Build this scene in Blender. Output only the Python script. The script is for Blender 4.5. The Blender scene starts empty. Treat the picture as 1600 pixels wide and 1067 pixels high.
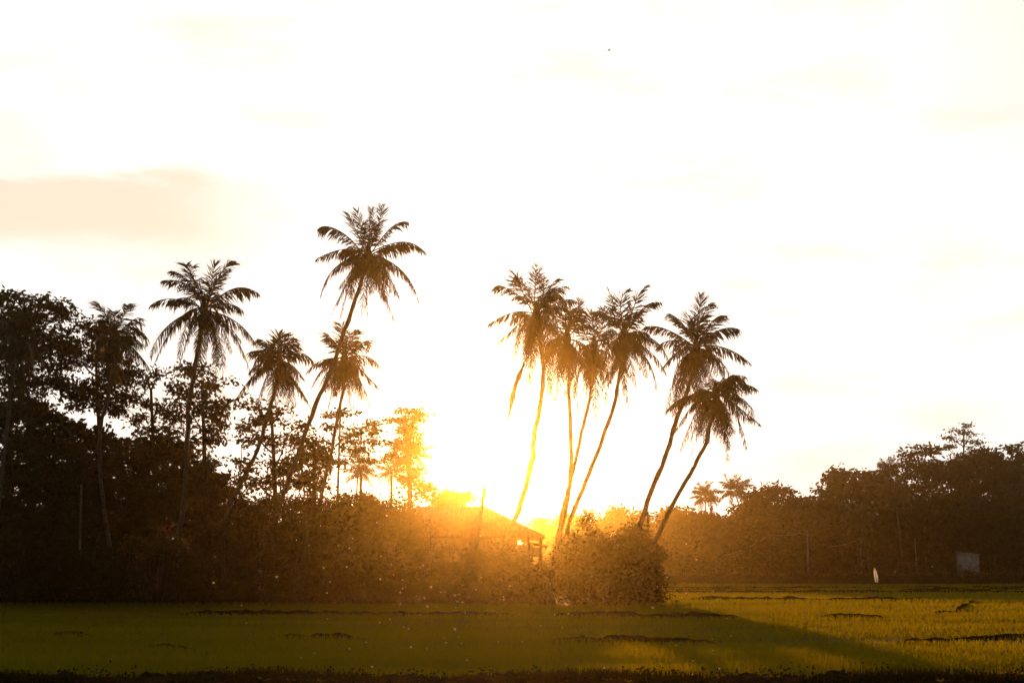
import bpy, math, random
import numpy as np
from mathutils import Vector

# ------------------------------------------------------------------ camera
F = 2222.0            # focal length in photo pixels (1600 wide)
CX, CY, HOR = 800.0, 533.5, 890.0
CAMH = 2.0
PITCH = math.atan((HOR - CY) / F)
sc = bpy.context.scene
COL = sc.collection
cam_d = bpy.data.cameras.new("camera")
cam = bpy.data.objects.new("camera", cam_d)
COL.objects.link(cam)
cam_d.sensor_width = 36.0
cam_d.lens = 36.0 * F / 1600.0
cam_d.clip_start = 0.1
cam_d.clip_end = 5000.0
cam.location = (0, 0, CAMH)
cam.rotation_euler = (math.pi / 2 + PITCH, 0, 0)
sc.camera = cam


def ray(px, py):
    x = (px - CX) / F
    y = (CY - py) / F
    c, s = math.cos(PITCH), math.sin(PITCH)
    return np.array([x, c - y * s, s + y * c])


def at(px, py, depth):
    d = ray(px, py)
    return np.array([0, 0, CAMH]) + d * (depth / d[1])


def gx(px, depth):
    return float(at(px, HOR, depth)[0])


def zy(py, depth):
    return float(at(CX, py, depth)[2])


# ------------------------------------------------------------------ sun, sky, exposure
SUN_PX, SUN_PY = 768, 718
sd = ray(SUN_PX, SUN_PY)
sd = sd / np.linalg.norm(sd)
SUN_EL = math.asin(sd[2])
SUN_AZ = math.atan2(sd[0], sd[1])        # clockwise from +Y
sun_l = bpy.data.lights.new("sun", 'SUN')
sun_l.energy = 5.0
sun_l.angle = math.radians(0.5)
sun_l.color = (1.0, 0.42, 0.075)
sun = bpy.data.objects.new("sun", sun_l)
COL.objects.link(sun)
sun.rotation_euler = Vector(sd).to_track_quat('Z', 'Y').to_euler()
sun.location = (0, 0, 60)

sc.view_settings.view_transform = 'Standard'
sc.view_settings.look = 'None'
sc.view_settings.exposure = 0.0
sc.view_settings.gamma = 1.0
sc.view_settings.use_curve_mapping = False

w = bpy.data.worlds.new("World")
sc.world = w
w.use_nodes = True
nt = w.node_tree
nt.nodes.clear()


def N(tree, kind, **kw):
    n = tree.nodes.new(kind)
    for k, v in kw.items():
        setattr(n, k, v)
    return n


def M(tree, op, a, b=None, c=None, clamp=False):
    n = tree.nodes.new('ShaderNodeMath')
    n.operation = op
    n.use_clamp = clamp
    for i, v in enumerate((a, b, c)):
        if v is None:
            continue
        if isinstance(v, (int, float)):
            n.inputs[i].default_value = v
        else:
            tree.links.new(v, n.inputs[i])
    return n.outputs[0]


def MR(tree, v, a, b, c, d, smooth=True):
    n = tree.nodes.new('ShaderNodeMapRange')
    n.interpolation_type = 'SMOOTHSTEP' if smooth else 'LINEAR'
    tree.links.new(v, n.inputs[0])
    for i, x in enumerate((a, b, c, d)):
        n.inputs[i + 1].default_value = x
    return n.outputs[0]


SKY_STRENGTH = 0.1
out = N(nt, 'ShaderNodeOutputWorld')
bg = N(nt, 'ShaderNodeBackground')
bg.inputs['Strength'].default_value = SKY_STRENGTH
sky = N(nt, 'ShaderNodeTexSky', sky_type='NISHITA')
sky.sun_disc = False
sky.sun_elevation = SUN_EL
sky.sun_rotation = SUN_AZ
sky.air_density = 1.0
sky.dust_density = 3.0
tc = N(nt, 'ShaderNodeTexCoord')
dirv = tc.outputs['Generated']
dot = N(nt, 'ShaderNodeVectorMath', operation='DOT_PRODUCT')
nt.links.new(dirv, dot.inputs[0])
dot.inputs[1].default_value = tuple(sd)
cosv = dot.outputs['Value']
# thin bright cloud veil, brightest round the sun and dim behind the viewer
lobe = M(nt, 'ADD', MR(nt, cosv, 0.66, 0.885, 0.0, 9.2), MR(nt, cosv, -0.6, 0.7, 0.55, 0.75))
lobe = M(nt, 'ADD', lobe, MR(nt, cosv, 0.975, 1.0, 0.0, 4.0))
# soft streaky clouds
mp = N(nt, 'ShaderNodeMapping')
mp.inputs['Scale'].default_value = (3.0, 3.0, 11.0)
mp.inputs['Location'].default_value = (1.3, 0.4, 0.2)
nt.links.new(dirv, mp.inputs['Vector'])
nz = N(nt, 'ShaderNodeTexNoise')
nz.inputs['Scale'].default_value = 2.2
nz.inputs['Detail'].default_value = 6.0
nz.inputs['Roughness'].default_value = 0.55
nt.links.new(mp.outputs[0], nz.inputs['Vector'])
nf = nz.outputs['Fac']
sep = N(nt, 'ShaderNodeSeparateXYZ')
nt.links.new(dirv, sep.inputs[0])
az = M(nt, 'ARCTAN2', sep.outputs[0], sep.outputs[1])
el = M(nt, 'ARCSINE', sep.outputs[2])
azn = M(nt, 'ADD', az, M(nt, 'MULTIPLY', M(nt, 'SUBTRACT', nf, 0.5), 0.10))
eln = M(nt, 'ADD', el, M(nt, 'MULTIPLY', M(nt, 'SUBTRACT', nf, 0.5), 0.05))


def azel(px, py):
    d = ray(px, py)
    d = d / np.linalg.norm(d)
    return math.atan2(d[0], d[1]), math.asin(d[2])


a0, e0 = azel(520, 330)
a1, e1 = azel(230, 330)
_, et0 = azel(200, 262)
_, et1 = azel(200, 285)
_, eb0 = azel(200, 425)
_, eb1 = azel(200, 350)
band = M(nt, 'MULTIPLY', MR(nt, azn, a1, a0, 1.0, 0.0),
         M(nt, 'MULTIPLY', MR(nt, eln, et1, et0, 1.0, 0.0), MR(nt, eln, eb0, eb1, 0.0, 1.0)))
a2, e2 = azel(1350, 200)
a3, e3 = azel(1640, 60)
_, e4 = azel(1500, 330)
_, e5 = azel(1500, 90)
corner = M(nt, 'MULTIPLY', MR(nt, azn, a2, a3, 0.0, 1.0), MR(nt, eln, e4, e5, 0.0, 1.0))
patches = M(nt, 'MULTIPLY', MR(nt, nf, 0.48, 0.70, 0.0, 1.0), 0.5)
dim = M(nt, 'MAXIMUM', M(nt, 'MULTIPLY', band, 1.0), M(nt, 'MULTIPLY', corner, 0.45))
dim = M(nt, 'MAXIMUM', dim, patches, clamp=True)
mixc = N(nt, 'ShaderNodeMix', data_type='RGBA')
nt.links.new(dim, mixc.inputs['Factor'])
mixc.inputs['A'].default_value = (1.18, 1.10, 1.04, 1)
mixc.inputs['B'].default_value = (0.98, 0.82, 0.655, 1)
vs = N(nt, 'ShaderNodeVectorMath', operation='SCALE')
nt.links.new(mixc.outputs['Result'], vs.inputs[0])
nt.links.new(lobe, vs.inputs['Scale'])
sk = N(nt, 'ShaderNodeVectorMath', operation='SCALE')
nt.links.new(sky.outputs[0], sk.inputs[0])
sk.inputs['Scale'].default_value = 0.05
va = N(nt, 'ShaderNodeVectorMath', operation='ADD')
nt.links.new(vs.outputs[0], va.inputs[0])
nt.links.new(sk.outputs[0], va.inputs[1])
nt.links.new(va.outputs[0], bg.inputs['Color'])
nt.links.new(bg.outputs[0], out.inputs['Surface'])

sc.cycles.max_bounces = 5
sc.cycles.diffuse_bounces = 2
sc.cycles.glossy_bounces = 2
sc.cycles.transmission_bounces = 3
sc.cycles.volume_bounces = 0
sc.cycles.sample_clamp_indirect = 4.0
sc.cycles.use_denoising = True

# ------------------------------------------------------------------ helpers
UP = np.array([0.0, 0.0, 1.0])
RNG = np.random.default_rng(7)


class MB:
    """collects quads and triangles, links them as one mesh object"""
    def __init__(self):
        self.v, self.f3, self.f4, self.n = [], [], [], 0

    def add(self, v, f):
        v = np.asarray(v, float).reshape(-1, 3)
        f = np.asarray(f, int)
        if f.size:
            (self.f3 if f.shape[1] == 3 else self.f4).append(f + self.n)
        self.v.append(v)
        self.n += len(v)

    def box(self, c, s, rot=0.0):
        c, s = np.array(c, float), np.array(s, float) / 2
        p = np.array([[x, y, z] for z in (-1, 1) for y in (-1, 1) for x in (-1, 1)]) * s
        if rot:
            co, si = math.cos(rot), math.sin(rot)
            p = np.stack([p[:, 0] * co - p[:, 1] * si, p[:, 0] * si + p[:, 1] * co, p[:, 2]], 1)
        self.add(p + c, [[0, 2, 3, 1], [4, 5, 7, 6], [0, 1, 5, 4], [2, 6, 7, 3], [0, 4, 6, 2], [1, 3, 7, 5]])

    def tube(self, pts, rad, n=7):
        pts = np.asarray(pts, float)
        k = len(pts)
        rad = np.broadcast_to(np.asarray(rad, float), (k,))
        t = np.gradient(pts, axis=0)
        t /= np.linalg.norm(t, axis=1)[:, None] + 1e-9
        ref = np.where(np.abs(t[:, 2:3]) > 0.9, np.array([[1.0, 0, 0]]), UP[None])
        a = np.cross(t, ref)
        a /= np.linalg.norm(a, axis=1)[:, None] + 1e-9
        for i in range(1, k):
            if a[i] @ a[i - 1] < 0:
                a[i] = -a[i]
        b = np.cross(t, a)
        th = np.arange(n) * 2 * math.pi / n
        v = pts[:, None] + rad[:, None, None] * (np.cos(th)[None, :, None] * a[:, None] + np.sin(th)[None, :, None] * b[:, None])
        v = v.reshape(-1, 3)
        i = np.arange(k - 1)[:, None] * n
        j = np.arange(n)[None]
        q = np.stack([i + j, i + (j + 1) % n, i + n + (j + 1) % n, i + n + j], -1).reshape(-1, 4)
        self.add(v, q)
        self.add(pts[[0, -1]], np.zeros((0, 3)))
        c0 = self.n - 2
        jj = np.arange(n)
        b0 = self.n - 2 - k * n
        self.f3.append(np.stack([np.full(n, c0), b0 + (jj + 1) % n, b0 + jj], 1))
        e0 = b0 + (k - 1) * n
        self.f3.append(np.stack([np.full(n, c0 + 1), e0 + jj, e0 + (jj + 1) % n], 1))

    def leaves(self, c, size, rng, up=0.5, ratio=0.5):
        """leaf-shaped diamonds at points c"""
        n = len(c)
        if n == 0:
            return
        d = rng.normal(size=(n, 3))
        d[:, 2] = d[:, 2] * 0.6 - 0.25
        d /= np.linalg.norm(d, axis=1)[:, None]
        nn = rng.normal(size=(n, 3)) * (1 - up) + UP * up * 1.2
        s = np.cross(d, nn)
        s /= np.linalg.norm(s, axis=1)[:, None] + 1e-9
        L = size * rng.uniform(0.6, 1.35, n)[:, None]
        W = L * ratio * 0.5
        m = c + d * L * 0.45
        v = np.stack([c, m + s * W, c + d * L, m - s * W], 1).reshape(-1, 3)
        q = np.arange(n * 4).reshape(n, 4)
        self.add(v, q)

    def build(self, name, mat, parent=None, origin=None, smooth=False):
        v = np.concatenate(self.v)
        if origin is None and parent is not None:
            origin = np.array(parent.location)
        if origin is not None:
            v = v - np.asarray(origin)
        f4 = np.concatenate(self.f4) if self.f4 else np.zeros((0, 4), int)
        f3 = np.concatenate(self.f3) if self.f3 else np.zeros((0, 3), int)
        me = bpy.data.meshes.new(name)
        me.vertices.add(len(v))
        me.vertices.foreach_set('co', v.astype(np.float32).ravel())
        idx = np.concatenate([f4.ravel(), f3.ravel()])
        me.loops.add(len(idx))
        me.loops.foreach_set('vertex_index', idx.astype(np.int32))
        npol = len(f4) + len(f3)
        me.polygons.add(npol)
        st = np.concatenate([np.arange(len(f4)) * 4, len(f4) * 4 + np.arange(len(f3)) * 3])
        me.polygons.foreach_set('loop_start', st.astype(np.int32))
        me.update(calc_edges=True)
        me.validate()
        if smooth:
            me.polygons.foreach_set('use_smooth', np.ones(npol, bool))
        me.materials.append(mat)
        o = bpy.data.objects.new(name, me)
        COL.objects.link(o)
        if parent is not None:
            o.parent = parent
        elif origin is not None:
            o.location = tuple(origin)
        return o


def tag(o, label=None, cat=None, group=None, kind=None):
    if label:
        o['label'] = label
    if cat:
        o['category'] = cat
    if group:
        o['group'] = group
    if kind:
        o['kind'] = kind
    return o


def thing(name, loc, label, cat, group=None):
    o = bpy.data.objects.new(name, None)
    o.empty_display_size = 0.3
    COL.objects.link(o)
    o.location = tuple(float(x) for x in loc)
    return tag(o, label, cat, group)


def spline(pts, n):
    """smooth curve through a few points"""
    p = np.asarray(pts, float)
    if len(p) == 2:
        t = np.linspace(0, 1, n)[:, None]
        return p[0] * (1 - t) + p[1] * t
    P = np.vstack([2 * p[0] - p[1], p, 2 * p[-1] - p[-2]])
    res = []
    for u in np.linspace(0, len(p) - 1 - 1e-6, n):
        i = int(u)
        t = u - i
        a, b, c, d = P[i:i + 4]
        res.append(0.5 * (2 * b + (c - a) * t + (2 * a - 5 * b + 4 * c - d) * t * t + (3 * b - a - 3 * c + d) * t ** 3))
    return np.array(res)


# ------------------------------------------------------------------ materials
def material(name, col, rough=0.8, var=0.35, scale=3.0, translucent=0.0, tcol=None, spec=0.2, col2=None, bump=0.0, objrand=0.0, stretch=None):
    m = bpy.data.materials.new(name)
    m.use_nodes = True
    t = m.node_tree
    t.nodes.clear()
    o = N(t, 'ShaderNodeOutputMaterial')
    p = N(t, 'ShaderNodeBsdfPrincipled')
    p.inputs['Roughness'].default_value = rough
    p.inputs['Specular IOR Level'].default_value = spec
    g = N(t, 'ShaderNodeNewGeometry')
    vec = g.outputs['Position']
    if stretch:
        mpn = N(t, 'ShaderNodeMapping')
        mpn.inputs['Scale'].default_value = stretch
        t.links.new(vec, mpn.inputs['Vector'])
        vec = mpn.outputs[0]
    z = N(t, 'ShaderNodeTexNoise')
    z.inputs['Scale'].default_value = scale
    z.inputs['Detail'].default_value = 5.0
    t.links.new(vec, z.inputs['Vector'])
    fac = MR(t, z.outputs['Fac'], 0.3, 0.7, 0.0, 1.0)
    if objrand:
        oi = N(t, 'ShaderNodeObjectInfo')
        fac = M(t, 'ADD', M(t, 'MULTIPLY', fac, 1 - objrand), M(t, 'MULTIPLY', oi.outputs['Random'], objrand))
    mx = N(t, 'ShaderNodeMix', data_type='RGBA')
    t.links.new(fac, mx.inputs['Factor'])
    if col2 is None:
        lo = [c * (1 - var) for c in col]
        hi = [c * (1 + var) for c in col]
    else:
        lo, hi = col, col2
    mx.inputs['A'].default_value = (*lo, 1)
    mx.inputs['B'].default_value = (*hi, 1)
    c = mx.outputs['Result']
    t.links.new(c, p.inputs['Base Color'])
    if bump:
        bn = N(t, 'ShaderNodeBump')
        bn.inputs['Strength'].default_value = bump
        bn.inputs['Distance'].default_value = 0.05
        t.links.new(z.outputs['Fac'], bn.inputs['Height'])
        t.links.new(bn.outputs[0], p.inputs['Normal'])
    s = p.outputs[0]
    if translucent:
        tr = N(t, 'ShaderNodeBsdfTranslucent')
        if tcol:
            mt = N(t, 'ShaderNodeMix', data_type='RGBA')
            mt.inputs['Factor'].default_value = 0.5 if name == 'rice_blade' else 0.35
            mt.inputs['A'].default_value = (*tcol, 1)
            t.links.new(c, mt.inputs['B'])
            t.links.new(mt.outputs['Result'], tr.inputs['Color'])
        else:
            t.links.new(c, tr.inputs['Color'])
        ms = N(t, 'ShaderNodeMixShader')
        ms.inputs[0].default_value = translucent
        t.links.new(s, ms.inputs[1])
        t.links.new(tr.outputs[0], ms.inputs[2])
        s = ms.outputs[0]
    t.links.new(s, o.inputs['Surface'])
    return m


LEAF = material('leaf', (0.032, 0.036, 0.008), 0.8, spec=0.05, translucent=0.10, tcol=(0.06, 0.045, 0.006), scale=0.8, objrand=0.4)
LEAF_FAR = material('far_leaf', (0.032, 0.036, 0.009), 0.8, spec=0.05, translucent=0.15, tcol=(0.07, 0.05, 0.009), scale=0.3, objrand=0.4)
LEAF_WARM = material('warm_leaf', (0.10, 0.065, 0.012), 0.6, translucent=0.25, tcol=(0.16, 0.10, 0.015), scale=1.0)
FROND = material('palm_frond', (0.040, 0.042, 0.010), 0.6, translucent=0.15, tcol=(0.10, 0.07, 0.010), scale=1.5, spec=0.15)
DEADF = material('dry_frond', (0.14, 0.085, 0.035), 0.8, translucent=0.25, tcol=(0.22, 0.12, 0.04), scale=2.0)
BARK = material('palm_bark', (0.16, 0.135, 0.10), 0.9, scale=4.0, bump=0.4, stretch=(1, 1, 5))
BARK_D = material('tree_bark', (0.075, 0.058, 0.040), 0.9, scale=4.0, bump=0.4, stretch=(1, 1, 0.4))
RICE = material('rice_blade', (0.066, 0.074, 0.002), 0.7, translucent=0.55, tcol=(0.52, 0.46, 0.004), scale=0.3, spec=0.05,
                col2=(0.17, 0.145, 0.003), stretch=(0.22, 1.0, 1.0))
DRYGRASS = material('dry_grass', (0.14, 0.095, 0.03), 0.8, translucent=0.4, tcol=(0.22, 0.14, 0.04), scale=0.5)
MUD = material('mud', (0.034, 0.024, 0.011), 1.0, scale=2.0, bump=0.6, var=0.5, spec=0.0)
SOIL = material('field_soil', (0.030, 0.030, 0.006), 0.9, scale=0.3, col2=(0.050, 0.045, 0.008), bump=0.3)

# ------------------------------------------------------------------ ground
GX0, GX1, GY0, GY1 = -420.0, 420.0, -40.0, 620.0
b = MB()
xs = np.linspace(GX0, GX1, 60)
ys = np.linspace(GY0, GY1, 60)
gxg, gyg = np.meshgrid(xs, ys)
v = np.stack([gxg.ravel(), gyg.ravel(), np.zeros(gxg.size)], 1)
i, j = np.meshgrid(np.arange(59), np.arange(59), indexing='ij')
k = (i * 60 + j).ravel()
b.add(v, np.stack([k, k + 1, k + 61, k + 60], 1))
tag(b.build('ground', SOIL), kind='structure')


def ridge_noise(x, seed):
    r = np.random.default_rng(seed)
    s = np.zeros_like(x)
    for q in range(9):
        f = 0.10 * 1.9 ** q
        s += math.pow(0.82, q) * np.sin(x * f * 2 * math.pi + r.uniform(0, 6.28))
    return s / 2.4


BANKS = []


def earth_bank(x0, x1, d0, d1, width, height, seed, name='earth_bank', step=0.18, rough=0.55):
    """a bumpy mud bund running between two ground points"""
    L = abs(x1 - x0)
    n = max(12, int(L / step))
    x = np.linspace(x0, x1, n)
    t = (x - x0) / (x1 - x0)
    yc = d0 + (d1 - d0) * t + 0.25 * width * ridge_noise(x * 0.6, seed + 1)
    taper = np.clip(np.minimum(t, 1 - t) * L / (1.5 * width + 0.3), 0, 1) ** 0.6
    h = height * (0.75 + rough * ridge_noise(x, seed)) * taper
    h = np.maximum(h, 0.012)
    prof = [(-0.62, -0.15), (-0.42, 0.55), (-0.2, 0.93), (0.06, 1.0), (0.28, 0.85), (0.5, 0.45), (0.66, -0.15)]
    r = np.random.default_rng(seed)
    rows = []
    for u, hh in prof:
        jit = 1 + 0.22 * ridge_noise(x * 2.2 + 7 * u, seed + 5) * (0.15 < hh)
        rows.append(np.stack([x, yc + u * width, np.where(hh < 0, -0.05, h * hh * np.clip(jit, 0.5, 1.6))], 1))
    m = len(prof)
    v = np.stack(rows, 1).reshape(-1, 3)
    i, j = np.meshgrid(np.arange(n - 1), np.arange(m - 1), indexing='ij')
    k = (i * m + j).ravel()
    b = MB()
    b.add(v, np.stack([k, k + m, k + m + 1, k + 1], 1))
    o = b.build(name, MUD)
    tag(o, kind='structure')
    BANKS.append((x0, x1, d0, d1, width, height))
    return o


def dy(py):
    return CAMH * F / (py - HOR)


# the near bund along the bottom of the view
earth_bank(-16.0, 16.0, 22.0, 20.6, 2.0, 0.60, 3, rough=0.06, step=0.08)
# low bunds across the paddy
for q, (pa, pb, ya, yb, wd, hg) in enumerate([
        (268, 820, 960, 963, 0.9, 0.20), (835, 1180, 963, 966, 0.9, 0.24),
        (405, 590, 996, 999, 0.5, 0.10), (830, 1130, 1001, 1005, 0.55, 0.12), (220, 330, 1008, 1018, 0.6, 0.05),
        (75, 170, 991, 993, 0.6, 0.12), (205, 240, 989, 988, 0.5, 0.15), (1380, 1700, 1003, 990, 0.35, -0.08),
        (1060, 1480, 937, 939.5, 1.1, 0.26), (1260, 1400, 964, 967, 0.6, 0.16), (1440, 1500, 961, 958, 0.6, 0.14),
        (1488, 1520, 958, 940, 0.5, 0.16), (1560, 1680, 972, 976, 0.7, 0.06), (900, 1700, 926.5, 925.5, 1.6, 0.32),
        (1000, 1700, 919.5, 919.0, 1.5, 0.28), (1020, 1260, 922, 922.5, 1.3, 0.2), (1390, 1700, 922.5, 921.5, 1.3, 0.3)]):
    d0, d1 = dy(ya), dy(yb)
    earth_bank(gx(pa, d0), gx(pb, d1), d0, d1, wd, hg * 0.5 + 0.22, 20 + q, rough=0.2, step=max(0.10, d0 * 0.0025))
# the tall far bank below the wood on the right
FB = 203.0
earth_bank(gx(980, FB), gx(1720, FB), FB, FB, 3.2, 1.75, 71, step=0.6, rough=0.18)
earth_bank(-60.0, gx(985, FB), FB, FB, 3.0, 1.2, 72, step=0.8, rough=0.18)

# ------------------------------------------------------------------ young rice
rng = np.random.default_rng(11)


def sines(x, y, seed, fs):
    r = np.random.default_rng(seed)
    s = 0
    for f in fs:
        for _ in range(3):
            a = r.uniform(0, 6.28)
            s = s + np.sin((x * math.cos(a) * 0.35 + y * math.sin(a) * 1.5) * f + r.uniform(0, 6.28))
    return s / (3 * len(fs)) ** 0.5


def blades(d0, d1, dens, wid, hmin, hmax, xl, xr):
    area = (xr(d1) - xl(d1) + xr(d0) - xl(d0)) / 2 * (d1 - d0)
    n = int(area * dens)
    y = rng.uniform(d0, d1, n)
    x = xl(y) + rng.uniform(0, 1, n) * (xr(y) - xl(y))
    keep = np.ones(n, bool)
    for (x0, x1, e0, e1, wd, hg) in BANKS:
        t = (x - x0) / (x1 - x0)
        keep &= ~((t > 0.0) & (t < 1.0) & (np.abs(y - (e0 + (e1 - e0) * t)) < wd * 0.5))
    patch = sines(x, y, 5, (0.35, 0.8, 1.7))
    keep &= (patch > -1.15) | (rng.uniform(size=n) < 0.3)
    x, y, patch = x[keep], y[keep], patch[keep]
    n = len(x)
    h = rng.uniform(hmin, hmax, n) * (1 + 0.24 * np.clip(patch, -1.5, 1.5))
    a = rng.uniform(0, 2 * math.pi, n)
    lean = rng.normal(size=(n, 2)) * 0.22 * h[:, None]
    wv = np.stack([np.cos(a), np.sin(a), 0 * a], 1) * (wid * rng.uniform(0.6, 1.3, n))[:, None] / 2
    p = np.stack([x, y, np.zeros(n)], 1)
    mid = p + np.stack([lean[:, 0] * 0.35, lean[:, 1] * 0.35, h * 0.6], 1)
    tip = p + np.stack([lean[:, 0] * 1.3, lean[:, 1] * 1.3, h], 1)
    v = np.stack([p - wv * 0.7, p + wv * 0.7, mid + wv, mid - wv, tip], 1).reshape(-1, 3)
    k = np.arange(n)[:, None] * 5
    return v, k + np.array([[0, 1, 2, 3]]), k + np.array([[3, 2, 4]])


b = MB()
full_l = lambda d: -0.47 * d - 1.0
full_r = lambda d: 0.47 * d + 1.0
right_l = lambda d: np.maximum(gx(985, 1.0) * d, 6.6) + 0 * d
for (d0, d1, dens, wid, h0, h1, xl, xr) in [
        (23.2, 32, 230, 0.013, 0.14, 0.26, full_l, full_r), (32, 45, 110, 0.019, 0.14, 0.26, full_l, full_r),
        (45, 62, 55, 0.028, 0.14, 0.26, full_l, full_r), (62, 81, 30, 0.04, 0.14, 0.26, full_l, full_r),
        (81, 120, 16, 0.06, 0.14, 0.26, right_l, full_r), (120, 200, 6, 0.10, 0.14, 0.26, right_l, full_r)]:
    v, f4, f3 = blades(d0, d1, dens, wid, h0, h1, xl, xr)
    n0 = b.n
    b.add(v, f4)
    b.f3.append(f3 + n0)
tag(b.build('grass', RICE), 'young green rice growing across the whole paddy field', 'rice', kind='stuff')

# dry grass along the top of the far bank and thin weeds on the near bund
b = MB()


def tufts(b, n, x0, x1, y0, y1, zf, h0, h1, wid, r):
    x = r.uniform(x0, x1, n)
    y = r.uniform(y0, y1, n)
    h = r.uniform(h0, h1, n)
    a = r.uniform(0, 6.28, n)
    wv = np.stack([np.cos(a), np.sin(a), 0 * a], 1) * wid / 2
    p = np.stack([x, y, zf(x, y)], 1)
    tip = p + np.stack([r.normal(size=n) * 0.3 * h, r.normal(size=n) * 0.3 * h, h], 1)
    v = np.stack([p - wv, p + wv, tip], 1).reshape(-1, 3)
    b.add(v, np.arange(n * 3).reshape(n, 3))


r_ = np.random.default_rng(5)
tufts(b, 9000, gx(900, FB), gx(1720, FB), FB - 0.6, FB + 9, lambda x, y: np.where(y < FB + 1, 1.15, 0.3) + 0 * x, 0.5, 1.5, 0.10, r_)
tag(b.build('bank_grass', DRYGRASS), 'dry straw coloured grass along the far bank below the wood', 'grass', kind='stuff')

b = MB()
tufts(b, 15000, -12, 12, 20.7, 21.9, lambda x, y: 0.40 + 0.05 * np.sin(x * 1.3) + 0 * x, 0.05, 0.17, 0.02, r_)
cw = np.stack([r_.uniform(-12, 12, 260), r_.uniform(20.6, 22.3, 260), r_.uniform(0.35, 0.52, 260)], 1)
cw = np.repeat(cw, 16, 0)
b.leaves(cw + r_.normal(size=cw.shape) * np.array([0.10, 0.10, 0.05]), 0.06, r_, up=0.3)
tag(b.build('weeds', LEAF), 'low dark weeds growing on the mud bund along the bottom of the view', 'weeds', kind='stuff')

# ------------------------------------------------------------------ coconut palms
def frond_mesh(b, hub, tip, rng, scale=1.0, dense=1.0, arch=0.28, ragged=0.06):
    t = tip - hub
    L = np.linalg.norm(t)
    hz = math.hypot(t[0], t[1])
    c = hub + t * 0.52 + UP * (arch * hz + 0.05 * L)
    if t[2] < -0.5 * L:                      # hanging fronds leave the hub sideways first
        c = hub + np.array([t[0], t[1], 0]) * 0.62 + UP * (0.30 * t[2] + 0.12 * L)
    c = c + rng.normal(size=3) * 0.06 * L
    s = np.linspace(0, 1, 15)[:, None]
    sag = rng.uniform(0.0, 0.10) * L
    kink = rng.uniform(0.45, 0.75)
    brk = rng.uniform(0.35, 0.8) * L if (rng.uniform() < 0.11 and t[2] > -0.3 * L) else 0.0
    sway = rng.normal(size=3) * np.array([0.07, 0.07, 0.03]) * L

    def drop(q):
        k = np.clip(q - kink, 0, 1)
        return -UP * (sag * q ** 3 + brk * k + 0.6 * brk * k * k) + sway * np.sin(math.pi * q) * q - t * (0.5 * k * (brk > 0))

    path = hub * (1 - s) ** 2 + c * 2 * s * (1 - s) + tip * s * s + drop(s)
    b.tube(path, np.linspace(0.045, 0.008, 15) * scale, 4)
    n = int((18 + 14.5 * L) * dense)
    u = np.linspace(0.16, 0.995, n)
    u = np.repeat(u, 2) + rng.normal(size=2 * n) * 0.006
    u = np.clip(u, 0.02, 1.0)
    side = np.tile([1.0, -1.0], n)
    keep = rng.uniform(size=2 * n) > ragged
    # gaps where wind has torn leaflets away
    gap = rng.uniform(0.3, 1.0, 2)
    for g in gap:
        keep &= ~((np.abs(u - g) < 0.02) & (rng.uniform(size=2 * n) < 0.8))
    u, side = u[keep], side[keep]
    m = len(u)
    uu = u[:, None]
    p = hub * (1 - uu) ** 2 + c * 2 * uu * (1 - uu) + tip * uu * uu + drop(uu)
    T = 2 * (1 - uu) * (c - hub) + 2 * uu * (tip - c) + (drop(uu + 0.02) - drop(uu)) / 0.02
    T /= np.linalg.norm(T, axis=1)[:, None]
    S = np.cross(T, UP)
    nn = np.linalg.norm(S, axis=1)[:, None]
    rs = rng.normal(size=3)
    S = np.where(nn < 0.15, np.cross(T, rs / np.linalg.norm(rs)), S)
    S /= np.linalg.norm(S, axis=1)[:, None] + 1e-9
    ln = 1.05 * scale * np.sin(math.pi * (0.10 + 0.86 * np.clip(u, 0, 1))) ** 0.55 * rng.uniform(0.55, 1.2, m)
    ln = np.maximum(ln, 0.12 * scale)[:, None]
    droop = ((0.30 + 0.6 * rng.uniform(size=m) + 0.2 * u) * np.where(T[:, 2] > 0, np.clip(1.35 - 1.1 * T[:, 2], 0.3, 1.35), 1.35 + 0.6 * T[:, 2]))[:, None]
    d1 = S * side[:, None] * (0.85 - 0.38 * np.clip(T[:, 2:3], 0, 1)) + T * (0.40 + 0.9 * uu ** 2) - UP * droop + rng.normal(size=(m, 3)) * 0.10
    d1 /= np.linalg.norm(d1, axis=1)[:, None]
    d2 = d1 - UP * np.clip(0.65 - 0.55 * T[:, 2:3], 0.1, 0.9)
    d2 /= np.linalg.norm(d2, axis=1)[:, None]
    wv = T * (0.034 * scale)
    mid = p + d1 * ln * 0.5
    end = mid + d2 * ln * 0.5
    v = np.stack([p - wv * 0.6, p + wv * 0.6, mid + wv, mid - wv, end], 1).reshape(-1, 3)
    k = np.arange(m)[:, None] * 5
    n0 = b.n
    b.add(v, k + np.array([[0, 1, 2, 3]]))
    b.f3.append(n0 + k + np.array([[3, 2, 4]]))


def trunk_tube(b, pts, r0, r1, n=40, rings=True, sides=9, rng=None):
    p = spline(pts, n)
    t = np.linspace(0, 1, n)
    r = r0 + (r1 - r0) * t + 0.55 * r0 * np.exp(-t * 14)
    if rings:
        r = r * (1 + 0.05 * np.where(np.arange(n) % 2 == 0, 1, -1))
        rk = np.random.default_rng(int(abs(pts[0][0]) * 1000))
        wob = np.cumsum(rk.normal(size=p.shape), 0) * 0.03
        wob -= np.linspace(0, 1, n)[:, None] * wob[-1]
        p = p + wob * np.array([1, 1, 0]) + rk.normal(size=p.shape) * 0.012
        r = r * (1 + 0.05 * rk.normal(size=n))
    b.tube(p, r, sides)


PALM_GROUPS = {}


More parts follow.
